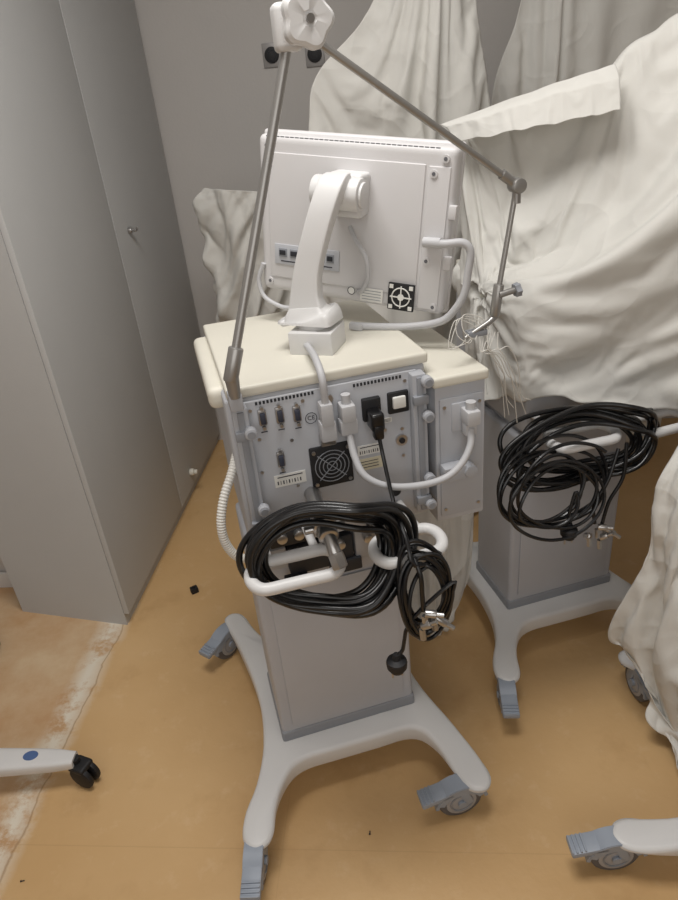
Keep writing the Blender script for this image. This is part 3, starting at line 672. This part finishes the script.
B5=[[(.85,1.35,.86),(.88,1.3,.88),(.93,1.25,.9),(1.0,1.2,.9)],[(.705,1.22,.785),(.765,1.17,.83),(.83,1.10,.87),(.90,1.02,.90)],
[(.668,1.2,.685),(.715,1.12,.730),(.784,1.05,.764),(.842,.95,.78)],
[(.672,1.2,.532),(.710,1.1,.586),(.776,1.02,.620),(.837,.90,.661)],
[(.645,1.25,.25),(.686,1.1,.324),(.774,1.0,.394),(.837,.88,.449)],
[(.702,1.18,.20),(.732,1.08,.13),(.795,.97,.15),(.879,.85,.19)],
[(.730,1.06,.075),(.740,1.0,.03),(.794,.92,.03),(.876,.80,.06)]]
sheet('dust_sheet',B5,'white sheet hanging low over the third cart',amp=.026,fu=9,fv=.5,shear=.4,seed=9.4,pin_v=.17,pin_edge=.8,pin_hem=.6,pin_all=.03,shrink=-.03,bend=.008,jag=.02)
cols_=[]
for ob in (h2,mon2)+tuple(ch for ch in h2.children):
    m_=ob.modifiers.new('collision','COLLISION');cols_.append((ob,m_));ob.collision.thickness_outer=.01
scene.frame_start=1;scene.frame_end=60
for fr in range(1,36): scene.frame_set(fr)
dg=bpy.context.evaluated_depsgraph_get()
new=[]
for o,_s in SIM:
    new.append(bpy.data.meshes.new_from_object(o.evaluated_get(dg)))
for (o,ns),me in zip(SIM,new):
    o.modifiers.clear();o.vertex_groups.clear();o.data=me
    bm=bmesh.new();bm.from_mesh(me)
    for _ in range(ns): bmesh.ops.smooth_vert(bm,verts=bm.verts[:],factor=.25,use_axis_x=True,use_axis_y=True,use_axis_z=True)
    for v in bm.verts: v.co.z=max(v.co.z,.008)
    for f in bm.faces: f.smooth=True
    bm.to_mesh(me);bm.free()
    sb=o.modifiers.new('smooth','SUBSURF');sb.levels=1;sb.render_levels=1
    so=o.modifiers.new('thick','SOLIDIFY');so.thickness=.0012;so.offset=0
for ob,m_ in cols_: ob.modifiers.remove(m_)
scene.frame_set(1)
# ------------------------------------------------------------------ debris
mb=MB();mb.box((0,0,.011),(.026,.022,.022),M_blackm,.002,rot=.5);mb.cyl((0,0,.022),(0,0,.026),.006,M_blackm,seg=10);mb.obj('rubber_foot',mx=Matrix.Translation((-.577,1.904,0)),label='small loose black rubber foot lying on the floor',category='debris')
for i,(x,y) in enumerate(((-.84,.92),(-.02,.95),(.16,1.03))):
    mb=MB();mb.cyl((-.003,0,.0015),(.004,.001,.0015),.0012,M_dark,seg=8);mb.lathe((-.0035,0,.002),(-1,0,0),[(0,0),(0,.0025),(.0015,.002),(.002,0)],M_dark,10);mb.obj('screw_scrap',mx=Matrix.Translation((x,y,0))@Matrix.Rotation(i*1.3,4,'Z'),label='tiny dark metal screw lying on the floor',category='debris',group='loose screws on the floor')
# ------------------------------------------------------------------ lights
def area(name,loc,rot,sx,sy,e,col):
    l=bpy.data.lights.new(name,'AREA');l.shape='RECTANGLE';l.size=sx;l.size_y=sy;l.energy=e;l.color=col
    o=bpy.data.objects.new(name,l);COL.objects.link(o);o.location=loc;o.rotation_euler=rot;return o
area('ceiling_lamp_light',(-.10,.95,2.68),(0,0,0),1.0,.6,29,(1,.98,.955))
area('rear_fill_light',(-.1,-1.15,1.8),(math.radians(80),0,0),2.2,1.5,15,(1,.99,.97))  # added soft fill from behind the camera; no doorway is modelled there
w=bpy.data.worlds.new('world');scene.world=w;w.use_nodes=True
w.node_tree.nodes['Background'].inputs[0].default_value=(.9,.92,1,1);w.node_tree.nodes['Background'].inputs[1].default_value=.3
# ------------------------------------------------------------------ camera
cam=bpy.data.cameras.new('camera');co=bpy.data.objects.new('camera',cam);COL.objects.link(co)
cam.sensor_fit='VERTICAL';cam.sensor_height=36;cam.lens=26.4;cam.clip_start=.02
th=math.radians(28.3);F=Vector((0,math.cos(th),-math.sin(th)));D=Vector((0,-math.sin(th),-math.cos(th)));Rr=Vector((1,0,0))
dx,dy=126/1226.5,1220/1226.5
right=Rr*dy+D*dx;up=Rr*dx-D*dy
mx=Matrix((right,up,-F)).transposed().to_4x4();mx.translation=(0,0,1.55)
co.matrix_world=mx;scene.camera=co
scene.view_settings.view_transform='Standard'
